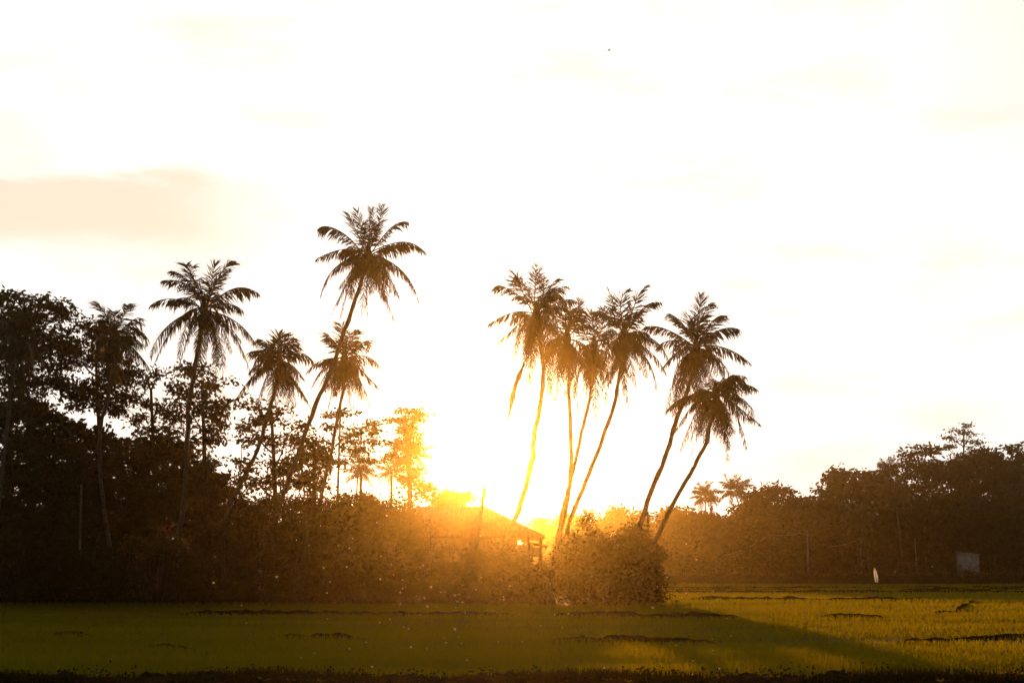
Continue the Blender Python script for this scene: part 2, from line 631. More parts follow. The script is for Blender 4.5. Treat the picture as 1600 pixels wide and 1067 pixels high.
def palm(label, depth, hubpx, trunk, tips, seed, group, flen=3.4, extra=11, r=(0.17, 0.115), dead=(), hang=2, name='coconut_palm'):
    """hub, trunk points and frond tips are read off the photo and set at the palm's own depth"""
    rg = np.random.default_rng(seed)
    hub = at(*hubpx, depth)
    pts = [at(px, py, depth + dd) for (px, py, dd) in trunk]
    base = pts[0].copy()
    base[2] = 0.0
    root = thing(name, base, label, 'palm tree', group)
    b = MB()
    p0 = pts[0].copy()
    p0[2] = -0.1
    low = [p0] if pts[0][2] > 0.6 else []
    if not low:
        pts[0][2] = -0.1
    trunk_tube(b, low + pts + [hub + np.array([0, 0, 0.1])], r[0], r[1], 48)
    b.build('trunk', BARK, root, smooth=True)
    fl = flen
    b = MB()
    hp = spline([pts[-1] * 0.12 + hub * 0.88, hub + UP * 0.1, hub + UP * 0.85], 9)
    b.tube(hp, np.array([0.13, 0.2, 0.25, 0.26, 0.24, 0.2, 0.15, 0.1, 0.04]), 8)
    b.build('crown_heart', FROND, root, smooth=True)
    todo = []
    for (tx, ty) in tips:
        t = at(tx, ty, depth)
        d = np.linalg.norm(t - hub)
        full = max(fl, d * 1.04)
        off = math.sqrt(max(full ** 2 - d ** 2, 0)) * rg.uniform(0.15, 0.8) * rg.choice([-1, 1])
        todo.append((hub + rg.normal(size=3) * 0.10, t + np.array([0, off, 0]), 1.0, FROND))
    for q in range(extra):                       # fronds pointing to and away from the viewer
        a = rg.choice([-1, 1]) * math.pi / 2 + rg.uniform(-0.75, 0.75)
        e = rg.uniform(-1.0, -0.2) if q % 2 else rg.uniform(-0.6, 0.6)
        d = np.array([math.cos(a) * math.cos(e), math.sin(a) * math.cos(e), math.sin(e)]) * fl * rg.uniform(0.75, 1.0)
        if e < 0.3:
            d[2] -= 0.25 * fl
        todo.append((hub.copy(), hub + d, 1.0, FROND))
    for q in range(hang):                        # old fronds hanging round the trunk
        a = rg.uniform(0, 6.28)
        d = np.array([math.cos(a) * 0.9, math.sin(a) * 0.9, -rg.uniform(1.6, 2.6)])
        todo.append((hub - UP * 0.15, hub + d, 0.75, DEADF if rg.uniform() < 0.5 else FROND))
    for (tx, ty) in dead:
        todo.append((at(tx + 26, ty - 92, depth - 0.3), at(tx, ty, depth - 0.3), 0.45, DEADF))
    for h, t, s_, m in todo:
        b = MB()
        if s_ == 0.45:                           # dead frond, leaflets collapsed round its stalk
            sp_ = spline([h, h * 0.55 + t * 0.45 + np.array([-0.12, 0, 0.1]), t], 12)
            b.tube(sp_, np.array([0.07, 0.1, 0.13, 0.15, 0.15, 0.15, 0.14, 0.13, 0.11, 0.09, 0.06, 0.02]) * (1 + 0.2 * rg.normal(size=12)), 6)
        frond_mesh(b, h, t, rg, scale=s_ * rg.uniform(0.85, 1.12), dense=1.0, ragged=rg.uniform(0.02, 0.22))
        if m is DEADF:
            tag(b.build('dead_frond', m, root), 'dry brown hanging frond')
        else:
            b.build('frond', m, root)
    return root


def zt(ox, oy, sx, lst):
    return [(ox + x / sx, oy + y / sx) for x, y in lst]


GL = 'coconut palms rising from the wood'
GR = 'coconut palms leaning over the farmhouse and the bush'
palm('tallest coconut palm, bare trunk slanting across the gap left of the farmhouse', 83, (575, 400),
     [(408, 850, 0), (443, 765, 0), (488, 645, 0), (525, 560, 0), (558, 465, 0)],
     zt(340, 300, 4.103, [(1045, 50), (830, 110), (985, 85), (1215, 165), (1330, 365), (665, 215), (632, 395), (665, 690), (740, 460),
                          (1295, 690), (1135, 825), (955, 770), (785, 815), (725, 740), (1150, 610), (870, 690), (1210, 310), (760, 560),
                          (1060, 640), (900, 130), (1120, 460)]), 1, GL)
palm('shorter coconut palm just behind the slanting trunk of the tallest palm', 90, (538, 562),
     [(495, 850, 0), (508, 757, 0), (522, 690, 0), (533, 625, 0)],
     zt(340, 500, 3.556, [(592, 30), (680, 8), (770, 60), (855, 80), (500, 285), (530, 360), (605, 470), (905, 245), (890, 365), (850, 455),
                          (745, 480), (790, 430), (640, 400), (620, 90), (560, 240)]), 2, GL, flen=2.7, r=(0.14, 0.09))
palm('coconut palm with a leaning trunk between the big dark palm and the tallest palm', 84, (436, 568),
     [(338, 835, 0), (352, 805, 0), (385, 735, 0), (410, 680, 0), (430, 605, 0)],
     zt(340, 500, 3.556, [(345, 70), (385, 85), (235, 100), (440, 115), (520, 205), (195, 185), (165, 245), (105, 450), (225, 480), (505, 460),
                          (430, 535), (490, 320), (180, 330), (290, 110), (460, 150)]), 3, GL, flen=2.7, r=(0.15, 0.10))
palm('broad dark coconut palm with long drooping fronds above the left part of the wood', 83, (318, 484),
     [(272, 860, 0), (284, 790, 0), (291, 700, 0), (296, 620, 0), (310, 540, 0)],
     zt(0, 380, 3.81, [(1095, 75), (1270, 85), (1385, 105), (950, 190), (905, 372), (1530, 275), (872, 650), (935, 735), (1035, 830), (1500, 830),
                       (1350, 870), (1520, 580), (1470, 420), (1290, 800), (1140, 95), (965, 320), (1010, 150), (1330, 130), (1200, 800)]),
     4, GL, flen=3.5, r=(0.17, 0.12))
palm('coconut palm with a pale crooked trunk, crown half sunk in leafy trees', 82, (180, 530),
     [(173, 880, 0), (170, 840, 0), (159, 730, 0), (162, 670, 0), (178, 585, 0)],
     zt(0, 380, 3.81, [(605, 370), (660, 385), (780, 368), (870, 405), (890, 560), (900, 740), (540, 560), (590, 430), (560, 660), (720, 780),
                       (760, 620)]), 5, GL, flen=2.4, r=(0.14, 0.10))
palm('dark coconut palm at the left edge, crown before the tallest leafy tree', 82, (26, 528),
     [(-6, 880, 0), (0, 770, 0), (8, 680, 0), (17, 600, 0)],
     [(60, 560), (55, 600), (5, 610), (-30, 580), (-20, 520), (70, 520), (40, 620), (15, 480), (50, 490)], 6, GL, flen=2.4, r=(0.14, 0.10))
palm('leftmost of the clustered palms over the farmhouse, full crown and one long dead frond hanging', 84, (838, 492),
     [(770, 930, 0), (784, 870, 0), (808, 805, 0), (830, 730, 0), (841, 670, 0), (850, 600, 0), (848, 550, 0)],
     zt(740, 390, 4.104, [(262, 95), (405, 78), (548, 137), (600, 265), (125, 250), (100, 460), (150, 570), (655, 335), (262, 690), (345, 885),
                          (510, 960), (430, 120), (515, 190), (230, 480), (330, 760), (560, 640), (300, 150), (640, 420)]),
     21, GR, flen=3.3, dead=[(793, 660)])
palm('upright palm of the cluster, straight trunk rising from the leftmost end of the dark bush', 85, (886, 530),
     [(862, 925, 0), (868, 880, 0), (884, 790, 0), (888, 720, 0), (887, 610, 0)],
     zt(740, 390, 4.104, [(680, 330), (560, 280), (640, 350), (690, 415), (520, 960), (590, 900), (680, 1040), (760, 470), (480, 900), (740, 800),
                          (500, 620), (560, 500)]), 8, GR, flen=2.9, r=(0.15, 0.10))
palm('slim palm of the cluster whose trunk meets the upright one low down', 86, (928, 545),
     [(850, 925, 0), (872, 845, 0), (888, 772, 0), (905, 710, 0), (921, 630, 0)],
     zt(740, 390, 4.104, [(690, 412), (820, 382), (750, 385), (880, 520), (700, 1040), (790, 1050), (850, 1000), (640, 640), (640, 930), (920, 700),
                          (690, 700)]), 9, GR, flen=2.7, r=(0.14, 0.09))
palm('ragged palm of the cluster with upright bare looking fronds and a slanting trunk', 83, (976, 525),
     [(862, 905, 0), (880, 845, 0), (897, 798, 0), (930, 715, 0), (962, 620, 0)],
     zt(960, 430, 3.681, [(170, 52), (265, 140), (65, 70), (-30, 45), (185, 340), (325, 480), (240, 655), (80, 740), (25, 770), (300, 560), (200, 470),
                          (-140, 165), (-90, 350), (-60, 480), (60, 640), (-40, 640), (120, 240), (-10, 160)]), 10, GR, flen=3.0, r=(0.15, 0.10))
palm('tall palm right of the cluster, tiered crown, leaning from the top of the dark bush', 83, (1088, 545),
     [(955, 915, 0), (975, 865, 0), (996, 820, 0), (1030, 730, 0), (1056, 655, 0), (1080, 590, 0)],
     zt(960, 430, 3.681, [(430, 152), (540, 160), (630, 190), (710, 290), (795, 470), (690, 570), (330, 195), (170, 290), (260, 540), (340, 630),
                          (300, 770), (620, 610), (490, 120), (510, 690), (250, 385), (590, 330), (380, 250), (330, 810), (450, 690)]),
     11, GR, flen=3.3)
palm('rightmost of the leaning palms, low dark crown of wide drooping fronds', 82, (1118, 617),
     [(985, 915, 0), (1005, 872, 0), (1026, 838, 0), (1062, 765, 0), (1085, 725, 0), (1106, 675, 0)],
     zt(960, 430, 3.681, [(825, 590), (825, 640), (845, 845), (755, 995), (655, 1055), (600, 960), (450, 1005), (370, 980), (300, 770), (440, 705),
                          (770, 555), (600, 560), (545, 930), (350, 880), (700, 620), (520, 900)]), 12, GR, flen=3.0, r=(0.15, 0.10))

# ------------------------------------------------------------------ small distant palms
LIT_FROND = material('lit_frond', (0.20, 0.16, 0.05), 0.6, translucent=0.3, tcol=(0.24, 0.18, 0.05), scale=1.5)  # lighter copy of the frond colour, with the front light from the sky painted in


def far_palm(label, depth, hubpx, basepx, R, seed, group, sc_=1.0, mat=None):
    rg = np.random.default_rng(seed)
    hub = at(*hubpx, depth)
    base = at(*basepx, depth)
    root = thing('distant_palm', (base[0], base[1], 0), label, 'palm tree', group)
    base[2] = -0.1
    b = MB()
    mid = (base + hub) / 2 + np.array([(hub[0] - base[0]) * -0.12, 0, 0])
    trunk_tube(b, [base, mid, hub], 0.17, 0.11, 20, rings=False, sides=6)
    b.build('trunk', BARK, root, smooth=True)
    b = MB()
    for q in range(30):
        a = q * 2.39996 + rg.uniform(-0.2, 0.2)
        e = 1.25 - 2.1 * (q / 29.0) + rg.uniform(-0.15, 0.15)
        d = np.array([math.cos(a) * math.cos(e), math.sin(a) * math.cos(e), math.sin(e)]) * R * rg.uniform(0.85, 1.05)
        frond_mesh(b, hub, hub + d, rg, scale=sc_, dense=1.0, arch=0.16)
    b.build('crown', mat or FROND, root)
    return root


GF = 'distant palms'
far_palm('round headed palm on the skyline, left one of the two beside the rightmost leaning palm', 225, (1102, 777), (1106, 893), 2.9, 31, GF, 0.92)
far_palm('taller palm on the skyline, right one of the two beside the rightmost leaning palm', 225, (1149, 768), (1176, 893), 3.4, 32, GF, 0.92)
far_palm('palm with pale lit fronds against the dark wood, left of the pale shed', 206, (1398, 770), (1412, 893), 2.9, 33, GF, 0.92, LIT_FROND)
far_palm('dim leaning palm low against the dark wood, above the white flag', 206, (1342, 812), (1362, 893), 2.8, 34, GF, 0.92, LIT_FROND)
far_palm('palm tip poking out of the treetops above the pale lit palm', 232, (1389, 736), (1389, 893), 2.6, 35, GF, 0.92)
far_palm('little palm seen through the gap below the tiered tree', 112, (564, 738), (562, 890), 1.7, 36, GF, 0.5)
far_palm('hazy palm low beside the glowing tree left of the roof', 118, (612, 740), (610, 890), 1.7, 37, GF, 0.5)
far_palm('hazy palm whose fronds stick out of the glowing tree left of the roof', 118, (642, 708), (640, 890), 2.0, 38, GF, 0.55)
far_palm('low bushy palm in the haze right of the dark bush', 208, (1118, 848), (1120, 893), 2.4, 39, GF, 0.85)

# ------------------------------------------------------------------ broadleaf trees
def clumps(rg, c, r, n):
    d = rg.normal(size=(n, 3))
    d /= np.linalg.norm(d, axis=1)[:, None]
    return c + d * r * (rg.uniform(0.25, 1.0, n)[:, None] ** 0.5)


def tree(label, depth, trunkpx, blobs, seed, group, leaf=0.32, dens=1.0, per=60, crad=0.62, mat=None, r0=0.22, name='broadleaf_tree', flat=0.5,
         yr=0.8, sp=2.4, up=0.5):
    """blobs: (px, py, rx, ry) masses of the crown; each holds leaf clumps on twigs off a limb"""
    rg = np.random.default_rng(seed)
    k = depth / F
    base = at(trunkpx[0], HOR, depth)
    base[2] = 0
    root = thing(name, base, label, 'tree', group)
    top = at(trunkpx[1], trunkpx[2], depth)
    bt = MB()
    p0 = base - UP * 0.1
    mid = (p0 + top) / 2 + np.array([rg.normal() * 0.25, rg.normal() * 0.25, 0])
    tp = spline([p0, mid, top], 14)
    bt.tube(tp, np.linspace(r0, r0 * 0.42, 14) + 0.5 * r0 * np.exp(-np.linspace(0, 1, 14) * 12), 8)
    bc = MB()
    for (px, py, rx, ry) in blobs:
        c = at(px, py, depth + rg.normal() * 0.5 * rx * k * yr)
        r = np.array([rx * k, rx * k * yr, ry * k])
        n = max(3, int(dens * sp * 2.2 * (rx * k) * (ry * k + 0.35) + 2))
        cl = clumps(rg, c, r, n)
        # limb from the trunk to this mass
        zz = np.clip(c[2] - 0.9 * rx * k, p0[2] + 0.5, top[2])
        s = tp[np.argmin(np.abs(tp[:, 2] - zz))]
        lim = spline([s, s * 0.45 + c * 0.55 + np.array([0, 0, -0.25 * abs(c[0] - s[0])]) * 0.5, c], 8)
        bt.tube(lim, np.linspace(r0 * 0.36, r0 * 0.13, 8), 5)
        for q in cl[: 30]:
            a = lim[rg.integers(4, 8)]
            bt.tube(spline([a, (a + q) / 2 + rg.normal(size=3) * 0.12, q], 5), np.linspace(r0 * 0.11, 0.012, 5), 4)
        m = rg.integers(int(per * 0.6), int(per * 1.4), n)
        cc = np.repeat(cl, m, 0)
        rr = np.repeat(crad * rg.uniform(0.6, 1.25, n), m)[:, None]
        pts = cc + rg.normal(size=cc.shape) * rr * np.array([0.62, 0.62, flat * 0.62])
        bc.leaves(pts, leaf, rg, up=up)
    bt.build('trunk', BARK_D, root, smooth=True)
    bc.build('crown', mat or LEAF, root)
    return root


G1 = 'leafy trees of the wood on the left'
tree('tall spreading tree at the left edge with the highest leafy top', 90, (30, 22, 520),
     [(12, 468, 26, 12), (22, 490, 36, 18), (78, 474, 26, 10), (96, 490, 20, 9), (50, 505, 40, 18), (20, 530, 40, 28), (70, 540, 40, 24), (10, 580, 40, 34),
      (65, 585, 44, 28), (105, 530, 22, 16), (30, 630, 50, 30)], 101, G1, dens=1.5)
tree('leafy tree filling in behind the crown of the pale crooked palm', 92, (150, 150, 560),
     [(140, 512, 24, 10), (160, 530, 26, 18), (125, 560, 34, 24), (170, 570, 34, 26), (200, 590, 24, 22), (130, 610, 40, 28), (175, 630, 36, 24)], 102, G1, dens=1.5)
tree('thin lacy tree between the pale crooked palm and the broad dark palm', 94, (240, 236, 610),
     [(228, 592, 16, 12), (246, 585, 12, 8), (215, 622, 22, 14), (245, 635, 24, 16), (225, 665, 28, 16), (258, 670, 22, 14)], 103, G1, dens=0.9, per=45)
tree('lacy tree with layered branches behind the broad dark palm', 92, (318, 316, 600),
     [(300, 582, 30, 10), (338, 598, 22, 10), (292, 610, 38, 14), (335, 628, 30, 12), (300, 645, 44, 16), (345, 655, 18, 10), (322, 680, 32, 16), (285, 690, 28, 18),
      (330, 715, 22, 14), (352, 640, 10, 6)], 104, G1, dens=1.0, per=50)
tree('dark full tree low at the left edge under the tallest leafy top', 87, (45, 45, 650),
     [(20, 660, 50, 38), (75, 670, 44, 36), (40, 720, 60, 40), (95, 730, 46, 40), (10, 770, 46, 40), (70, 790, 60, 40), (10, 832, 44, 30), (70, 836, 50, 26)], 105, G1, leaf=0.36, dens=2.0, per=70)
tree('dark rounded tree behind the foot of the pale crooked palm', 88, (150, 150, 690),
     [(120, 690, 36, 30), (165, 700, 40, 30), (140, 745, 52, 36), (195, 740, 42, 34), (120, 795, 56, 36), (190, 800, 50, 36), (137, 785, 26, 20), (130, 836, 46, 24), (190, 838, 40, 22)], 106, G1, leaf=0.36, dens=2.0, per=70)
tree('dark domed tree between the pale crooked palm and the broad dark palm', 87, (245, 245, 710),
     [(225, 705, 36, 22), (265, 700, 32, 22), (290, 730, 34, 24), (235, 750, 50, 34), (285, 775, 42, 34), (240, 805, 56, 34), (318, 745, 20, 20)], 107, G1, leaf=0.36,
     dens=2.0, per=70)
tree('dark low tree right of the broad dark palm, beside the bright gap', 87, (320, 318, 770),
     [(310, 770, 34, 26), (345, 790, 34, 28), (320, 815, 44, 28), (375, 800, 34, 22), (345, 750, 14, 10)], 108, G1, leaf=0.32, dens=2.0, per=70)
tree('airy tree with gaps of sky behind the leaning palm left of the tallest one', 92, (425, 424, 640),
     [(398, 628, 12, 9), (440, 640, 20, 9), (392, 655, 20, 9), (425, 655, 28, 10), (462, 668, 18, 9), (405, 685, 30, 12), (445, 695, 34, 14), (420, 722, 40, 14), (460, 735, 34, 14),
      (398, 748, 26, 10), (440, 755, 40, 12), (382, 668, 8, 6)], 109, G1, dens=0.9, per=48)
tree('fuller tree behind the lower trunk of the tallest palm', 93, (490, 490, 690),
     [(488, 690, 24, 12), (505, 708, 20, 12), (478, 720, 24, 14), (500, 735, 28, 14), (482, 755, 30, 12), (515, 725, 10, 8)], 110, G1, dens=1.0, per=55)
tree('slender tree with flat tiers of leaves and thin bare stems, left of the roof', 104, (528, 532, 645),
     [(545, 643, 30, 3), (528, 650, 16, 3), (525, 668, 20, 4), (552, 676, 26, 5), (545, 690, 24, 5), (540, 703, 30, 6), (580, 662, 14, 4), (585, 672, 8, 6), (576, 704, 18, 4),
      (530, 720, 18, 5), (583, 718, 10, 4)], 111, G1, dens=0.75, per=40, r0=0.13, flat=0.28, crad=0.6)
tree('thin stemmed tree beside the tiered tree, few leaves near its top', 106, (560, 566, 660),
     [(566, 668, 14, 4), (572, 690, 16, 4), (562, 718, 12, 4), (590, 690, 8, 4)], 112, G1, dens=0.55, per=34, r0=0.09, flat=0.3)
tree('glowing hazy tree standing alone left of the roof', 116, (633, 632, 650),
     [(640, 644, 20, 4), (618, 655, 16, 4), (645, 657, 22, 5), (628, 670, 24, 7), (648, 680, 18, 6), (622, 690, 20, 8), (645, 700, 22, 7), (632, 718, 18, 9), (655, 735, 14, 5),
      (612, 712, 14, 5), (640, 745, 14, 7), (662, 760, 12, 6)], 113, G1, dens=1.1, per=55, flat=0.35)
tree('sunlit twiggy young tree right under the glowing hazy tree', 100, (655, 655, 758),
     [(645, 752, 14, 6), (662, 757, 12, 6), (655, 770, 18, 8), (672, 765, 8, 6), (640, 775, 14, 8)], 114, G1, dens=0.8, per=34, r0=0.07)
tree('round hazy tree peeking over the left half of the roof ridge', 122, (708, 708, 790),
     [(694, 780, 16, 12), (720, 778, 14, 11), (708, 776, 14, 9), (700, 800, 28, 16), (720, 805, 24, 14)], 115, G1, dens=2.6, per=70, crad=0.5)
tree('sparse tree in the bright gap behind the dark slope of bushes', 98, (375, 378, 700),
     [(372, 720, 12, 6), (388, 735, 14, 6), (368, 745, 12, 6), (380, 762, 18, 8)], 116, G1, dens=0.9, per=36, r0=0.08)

# ------------------------------------------------------------------ bushes
def bush(label, depth, blobs, seed, group, leaf=0.21, dens=1.0, mat=None, name='bush', per=100, crad=0.5, yr=0.9, low=True, flower=None):
    rg = np.random.default_rng(seed)
    k = depth / F
    cxp = sum(q[0] for q in blobs) / len(blobs)
    base = at(cxp, HOR, depth)
    base[2] = 0
    root = thing(name, base, label, 'bush', group)
    bs, bc = MB(), MB()
    for (px, py, rx, ry) in blobs:
        c = at(px, py, depth + rg.normal() * 0.25)
        r = np.array([rx * k, rx * k * yr, ry * k])
        n = max(4, int(dens * 9.0 * rx * k * ry * k + 3))
        cl = clumps(rg, c, r, n)
        cl[:, 2] = np.maximum(cl[:, 2], 0.15)
        for q in cl[:14]:
            f = np.array([base[0] * 0.5 + c[0] * 0.5 + rg.normal() * 0.2, base[1] + rg.normal() * 0.2, -0.05])
            bs.tube(spline([f, f * 0.4 + q * 0.6 + rg.normal(size=3) * 0.15, q], 6), np.linspace(0.035, 0.01, 6), 4)
        m = rg.integers(int(per * 0.6), int(per * 1.4), n)
        cc = np.repeat(cl, m, 0)
        rr = np.repeat(crad * rg.uniform(0.6, 1.3, n), m)[:, None]
        pts = cc + rg.normal(size=cc.shape) * rr * np.array([0.6, 0.6, 0.45])
        pts[:, 2] = np.abs(pts[:, 2])
        bc.leaves(pts, leaf, rg, up=0.35)
        # a few loose sprigs
        sp = clumps(rg, c, r * 1.12, max(2, n // 4))
        cc = np.repeat(sp, 9, 0)
        pts = cc + rg.normal(size=cc.shape) * np.array([0.14, 0.14, 0.2])
        pts[:, 2] = np.abs(pts[:, 2])
        bc.leaves(pts, leaf, rg, up=0.2)
    bs.build('stem', BARK_D, root)
    bc.build('foliage', mat or LEAF, root)
    if flower:
        fb = MB()
        c = at(*flower, depth - 0.6)
        pts = c + rg.normal(size=(60, 3)) * np.array([0.09, 0.09, 0.28])
        fb.leaves(pts, 0.12, rg, up=0.2, ratio=0.7)
        fb.tube([c - UP * 0.9, c + UP * 0.3], [0.02, 0.012], 5)
        fb.build('flower_spike', material('red_petal', (0.30, 0.035, 0.02), 0.6, translucent=0.3), root)
    return root


GB = 'bushes along the edge of the paddy'
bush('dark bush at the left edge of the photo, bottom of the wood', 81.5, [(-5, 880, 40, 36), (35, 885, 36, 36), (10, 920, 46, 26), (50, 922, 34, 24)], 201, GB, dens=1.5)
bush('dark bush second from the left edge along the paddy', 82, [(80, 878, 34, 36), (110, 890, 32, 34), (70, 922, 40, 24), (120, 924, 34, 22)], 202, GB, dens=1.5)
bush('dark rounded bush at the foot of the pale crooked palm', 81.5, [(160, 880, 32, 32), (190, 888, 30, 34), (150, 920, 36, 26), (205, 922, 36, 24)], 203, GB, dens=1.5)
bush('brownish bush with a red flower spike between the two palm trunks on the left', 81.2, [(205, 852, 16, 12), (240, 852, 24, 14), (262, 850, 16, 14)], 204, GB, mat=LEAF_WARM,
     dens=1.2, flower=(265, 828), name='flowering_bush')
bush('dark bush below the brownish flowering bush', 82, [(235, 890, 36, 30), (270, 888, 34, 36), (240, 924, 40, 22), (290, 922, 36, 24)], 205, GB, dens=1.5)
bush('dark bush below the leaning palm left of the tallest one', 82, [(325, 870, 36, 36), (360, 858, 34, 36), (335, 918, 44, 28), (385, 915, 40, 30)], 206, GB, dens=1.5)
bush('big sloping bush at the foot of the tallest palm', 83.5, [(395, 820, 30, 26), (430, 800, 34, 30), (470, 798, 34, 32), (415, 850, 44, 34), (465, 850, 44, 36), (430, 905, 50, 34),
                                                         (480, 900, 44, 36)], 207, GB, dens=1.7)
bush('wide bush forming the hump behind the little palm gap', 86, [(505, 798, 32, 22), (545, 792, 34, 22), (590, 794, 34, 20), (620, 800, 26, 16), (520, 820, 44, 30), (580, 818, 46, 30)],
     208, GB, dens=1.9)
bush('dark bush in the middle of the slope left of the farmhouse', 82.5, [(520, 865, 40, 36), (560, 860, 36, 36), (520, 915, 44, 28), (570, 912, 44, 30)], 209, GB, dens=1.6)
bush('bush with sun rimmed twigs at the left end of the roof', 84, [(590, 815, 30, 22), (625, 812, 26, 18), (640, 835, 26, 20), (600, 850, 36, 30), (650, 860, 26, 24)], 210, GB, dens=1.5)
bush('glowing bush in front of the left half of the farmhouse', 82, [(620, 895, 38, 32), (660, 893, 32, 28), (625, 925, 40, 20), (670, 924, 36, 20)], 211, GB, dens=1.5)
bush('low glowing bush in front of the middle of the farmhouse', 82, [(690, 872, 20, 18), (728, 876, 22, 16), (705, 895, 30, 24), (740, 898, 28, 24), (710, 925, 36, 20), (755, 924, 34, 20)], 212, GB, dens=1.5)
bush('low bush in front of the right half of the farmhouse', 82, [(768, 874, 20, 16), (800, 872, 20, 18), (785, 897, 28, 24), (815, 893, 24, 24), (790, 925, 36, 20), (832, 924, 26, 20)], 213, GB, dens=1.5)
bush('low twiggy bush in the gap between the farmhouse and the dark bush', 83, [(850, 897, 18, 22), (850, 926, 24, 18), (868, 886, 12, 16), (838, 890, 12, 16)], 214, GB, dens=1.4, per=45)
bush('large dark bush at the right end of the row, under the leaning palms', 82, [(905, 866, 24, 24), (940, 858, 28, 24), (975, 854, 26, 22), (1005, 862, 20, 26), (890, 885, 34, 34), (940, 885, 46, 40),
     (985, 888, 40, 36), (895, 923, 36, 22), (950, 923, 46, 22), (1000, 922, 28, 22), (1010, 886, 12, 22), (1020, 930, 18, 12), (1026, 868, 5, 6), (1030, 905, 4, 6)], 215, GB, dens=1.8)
bush('leafy sapling sticking up from the left end of the large dark bush', 83.5, [(905, 820, 10, 8), (925, 832, 14, 8), (890, 845, 12, 10), (912, 845, 14, 10), (922, 808, 6, 6)], 216, GB, dens=1.4, per=34,
     crad=0.36)
bush('ragged shrub on top of the large dark bush between the two right palms', 83, [(985, 826, 10, 6), (1000, 834, 12, 7), (1015, 848, 12, 8), (972, 838, 12, 7)], 217, GB, dens=1.4, per=36, crad=0.36)

# ------------------------------------------------------------------ farmhouse
HD = 86.0
TILE = material('roof_tile', (0.16, 0.085, 0.05), 0.8, scale=6.0, bump=0.5, stretch=(1, 0.3, 0.3))
WALLM = material('plaster_wall', (0.30, 0.24, 0.17), 0.9, scale=1.5, bump=0.2)
WOOD = material('weathered_wood', (0.10, 0.07, 0.045), 0.85, scale=5.0, bump=0.3)
WHITE = material('white_sheet', (0.75, 0.72, 0.66), 0.6, var=0.08, scale=2.0, translucent=0.4, tcol=(0.8, 0.72, 0.6))
DARKG = material('window_glass', (0.02, 0.02, 0.02), 0.15, spec=0.5)
hx0, hx1 = gx(590, HD), gx(852, HD)
zE, zR = zy(836, HD), zy(791, HD + 4)
hy0, hy1 = HD, HD + 8
rx0, rx1 = gx(650, HD + 4), gx(757, HD + 4)
house = thing('farmhouse', ((hx0 + hx1) / 2, HD + 4, 0), 'low farmhouse with a hipped tiled roof, half hidden by glowing bushes', 'house')
b = MB()
th = 0.14
E = [np.array(p) for p in ((hx0, hy0, zE), (hx1, hy0, zE), (hx1, hy1, zE), (hx0, hy1, zE))]
R = [np.array((rx0, HD + 4, zR)), np.array((rx1, HD + 4, zR))]
top = np.array(E + R)
bot = top - UP * th
v = np.vstack([top, bot])
q4 = [[0, 1, 5, 4], [2, 3, 4, 5], [7, 6, 10, 11], [9, 8, 11, 10], [0, 6, 7, 1], [1, 7, 8, 2], [2, 8, 9, 3], [3, 9, 6, 0]]
b.add(v, q4)
b.f3.append(np.array([[1, 2, 5], [3, 0, 4], [8, 7, 11], [6, 9, 10]]))
roof = b.build('roof', TILE, house)
b = MB()
b.tube(spline([R[0] + UP * 0.06, R[1] + UP * 0.06], 8), 0.13, 8)
for a_, e_ in ((1, 1), (1, 2), (0, 0), (0, 3)):
    b.tube(spline([R[a_] + UP * 0.04, E[e_] + UP * 0.04], 10), 0.10, 7)
b.build('ridge_tile', TILE, roof)
b = MB()
wx0, wx1, wy0, wy1 = hx0 + 0.7, gx(808, HD), hy0 + 0.9, hy1 - 0.7
wt = zE + 0.25
tk = 0.2
b.box(((wx0 + wx1) / 2, wy0, wt / 2), (wx1 - wx0, tk, wt))
b.box(((wx0 + wx1) / 2, wy1, wt / 2), (wx1 - wx0, tk, wt))
b.box((wx0 + tk / 2, (wy0 + wy1) / 2, wt / 2 - 0.01), (tk, wy1 - wy0 - tk, wt - 0.02))
b.box((wx1 - tk / 2, (wy0 + wy1) / 2, wt / 2 - 0.01), (tk, wy1 - wy0 - tk, wt - 0.02))
b.build('wall', WALLM, house)
for px in (675, 770):
    x = gx(px, HD)
    b = MB()
    for s_ in (-1, 1):
        b.box((x + s_ * 0.65, wy0 - 0.13, 2.1), (0.1, 0.08, 1.3))
        b.box((x, wy0 - 0.13, 2.1 + s_ * 0.6), (1.2, 0.078, 0.1))
    b.box((x, wy0 - 0.13, 2.1), (0.06, 0.07, 1.1))
    wn = b.build('window', WOOD, house)
    b = MB()
    b.box((x, wy0 - 0.115, 2.1), (1.2, 0.02, 1.1))
    b.build('pane', DARKG, wn)
b = MB()
b.box((gx(722, HD), wy0 - 0.13, 1.1), (1.0, 0.05, 2.2))
b.build('door', WOOD, house)
for px, yy in ((826, hy0 + 0.35), (846, hy0 + 0.35), (846, hy1 - 0.4)):
    b = MB()
    b.box((gx(px, HD), yy, (zE + 0.1) / 2 + (0.1 if px == 826 else 0)), (0.15, 0.15, zE + 0.1 + (0.2 if px == 826 else 0)))
    b.build('veranda_post', WOOD, house)
b = MB()
vx, vh = gx(834, HD), zy(850, HD)
b.box(((wx1 + vx) / 2 + 0.01, hy0 + 1.3, vh / 2), (vx - wx1 - 0.02, 0.15, vh))
b.build('veranda_wall', WALLM, house)
b = MB()   # low lean-to roof under the right eave
za, zb = zy(842, HD), zy(852, HD)
xa, xb = gx(815, HD), gx(857, HD)
v = np.array([(xa, hy0 + 0.5, za), (xb, hy0 + 0.5, zb), (xb, hy1 - 1, zb), (xa, hy1 - 1, za)])
b.add(np.vstack([v, v - UP * 0.07]), [[0, 1, 2, 3], [7, 6, 5, 4], [0, 4, 5, 1], [1, 5, 6, 2], [2, 6, 7, 3], [3, 7, 4, 0]])
b.build('lean_to_roof', TILE, house)
b = MB()
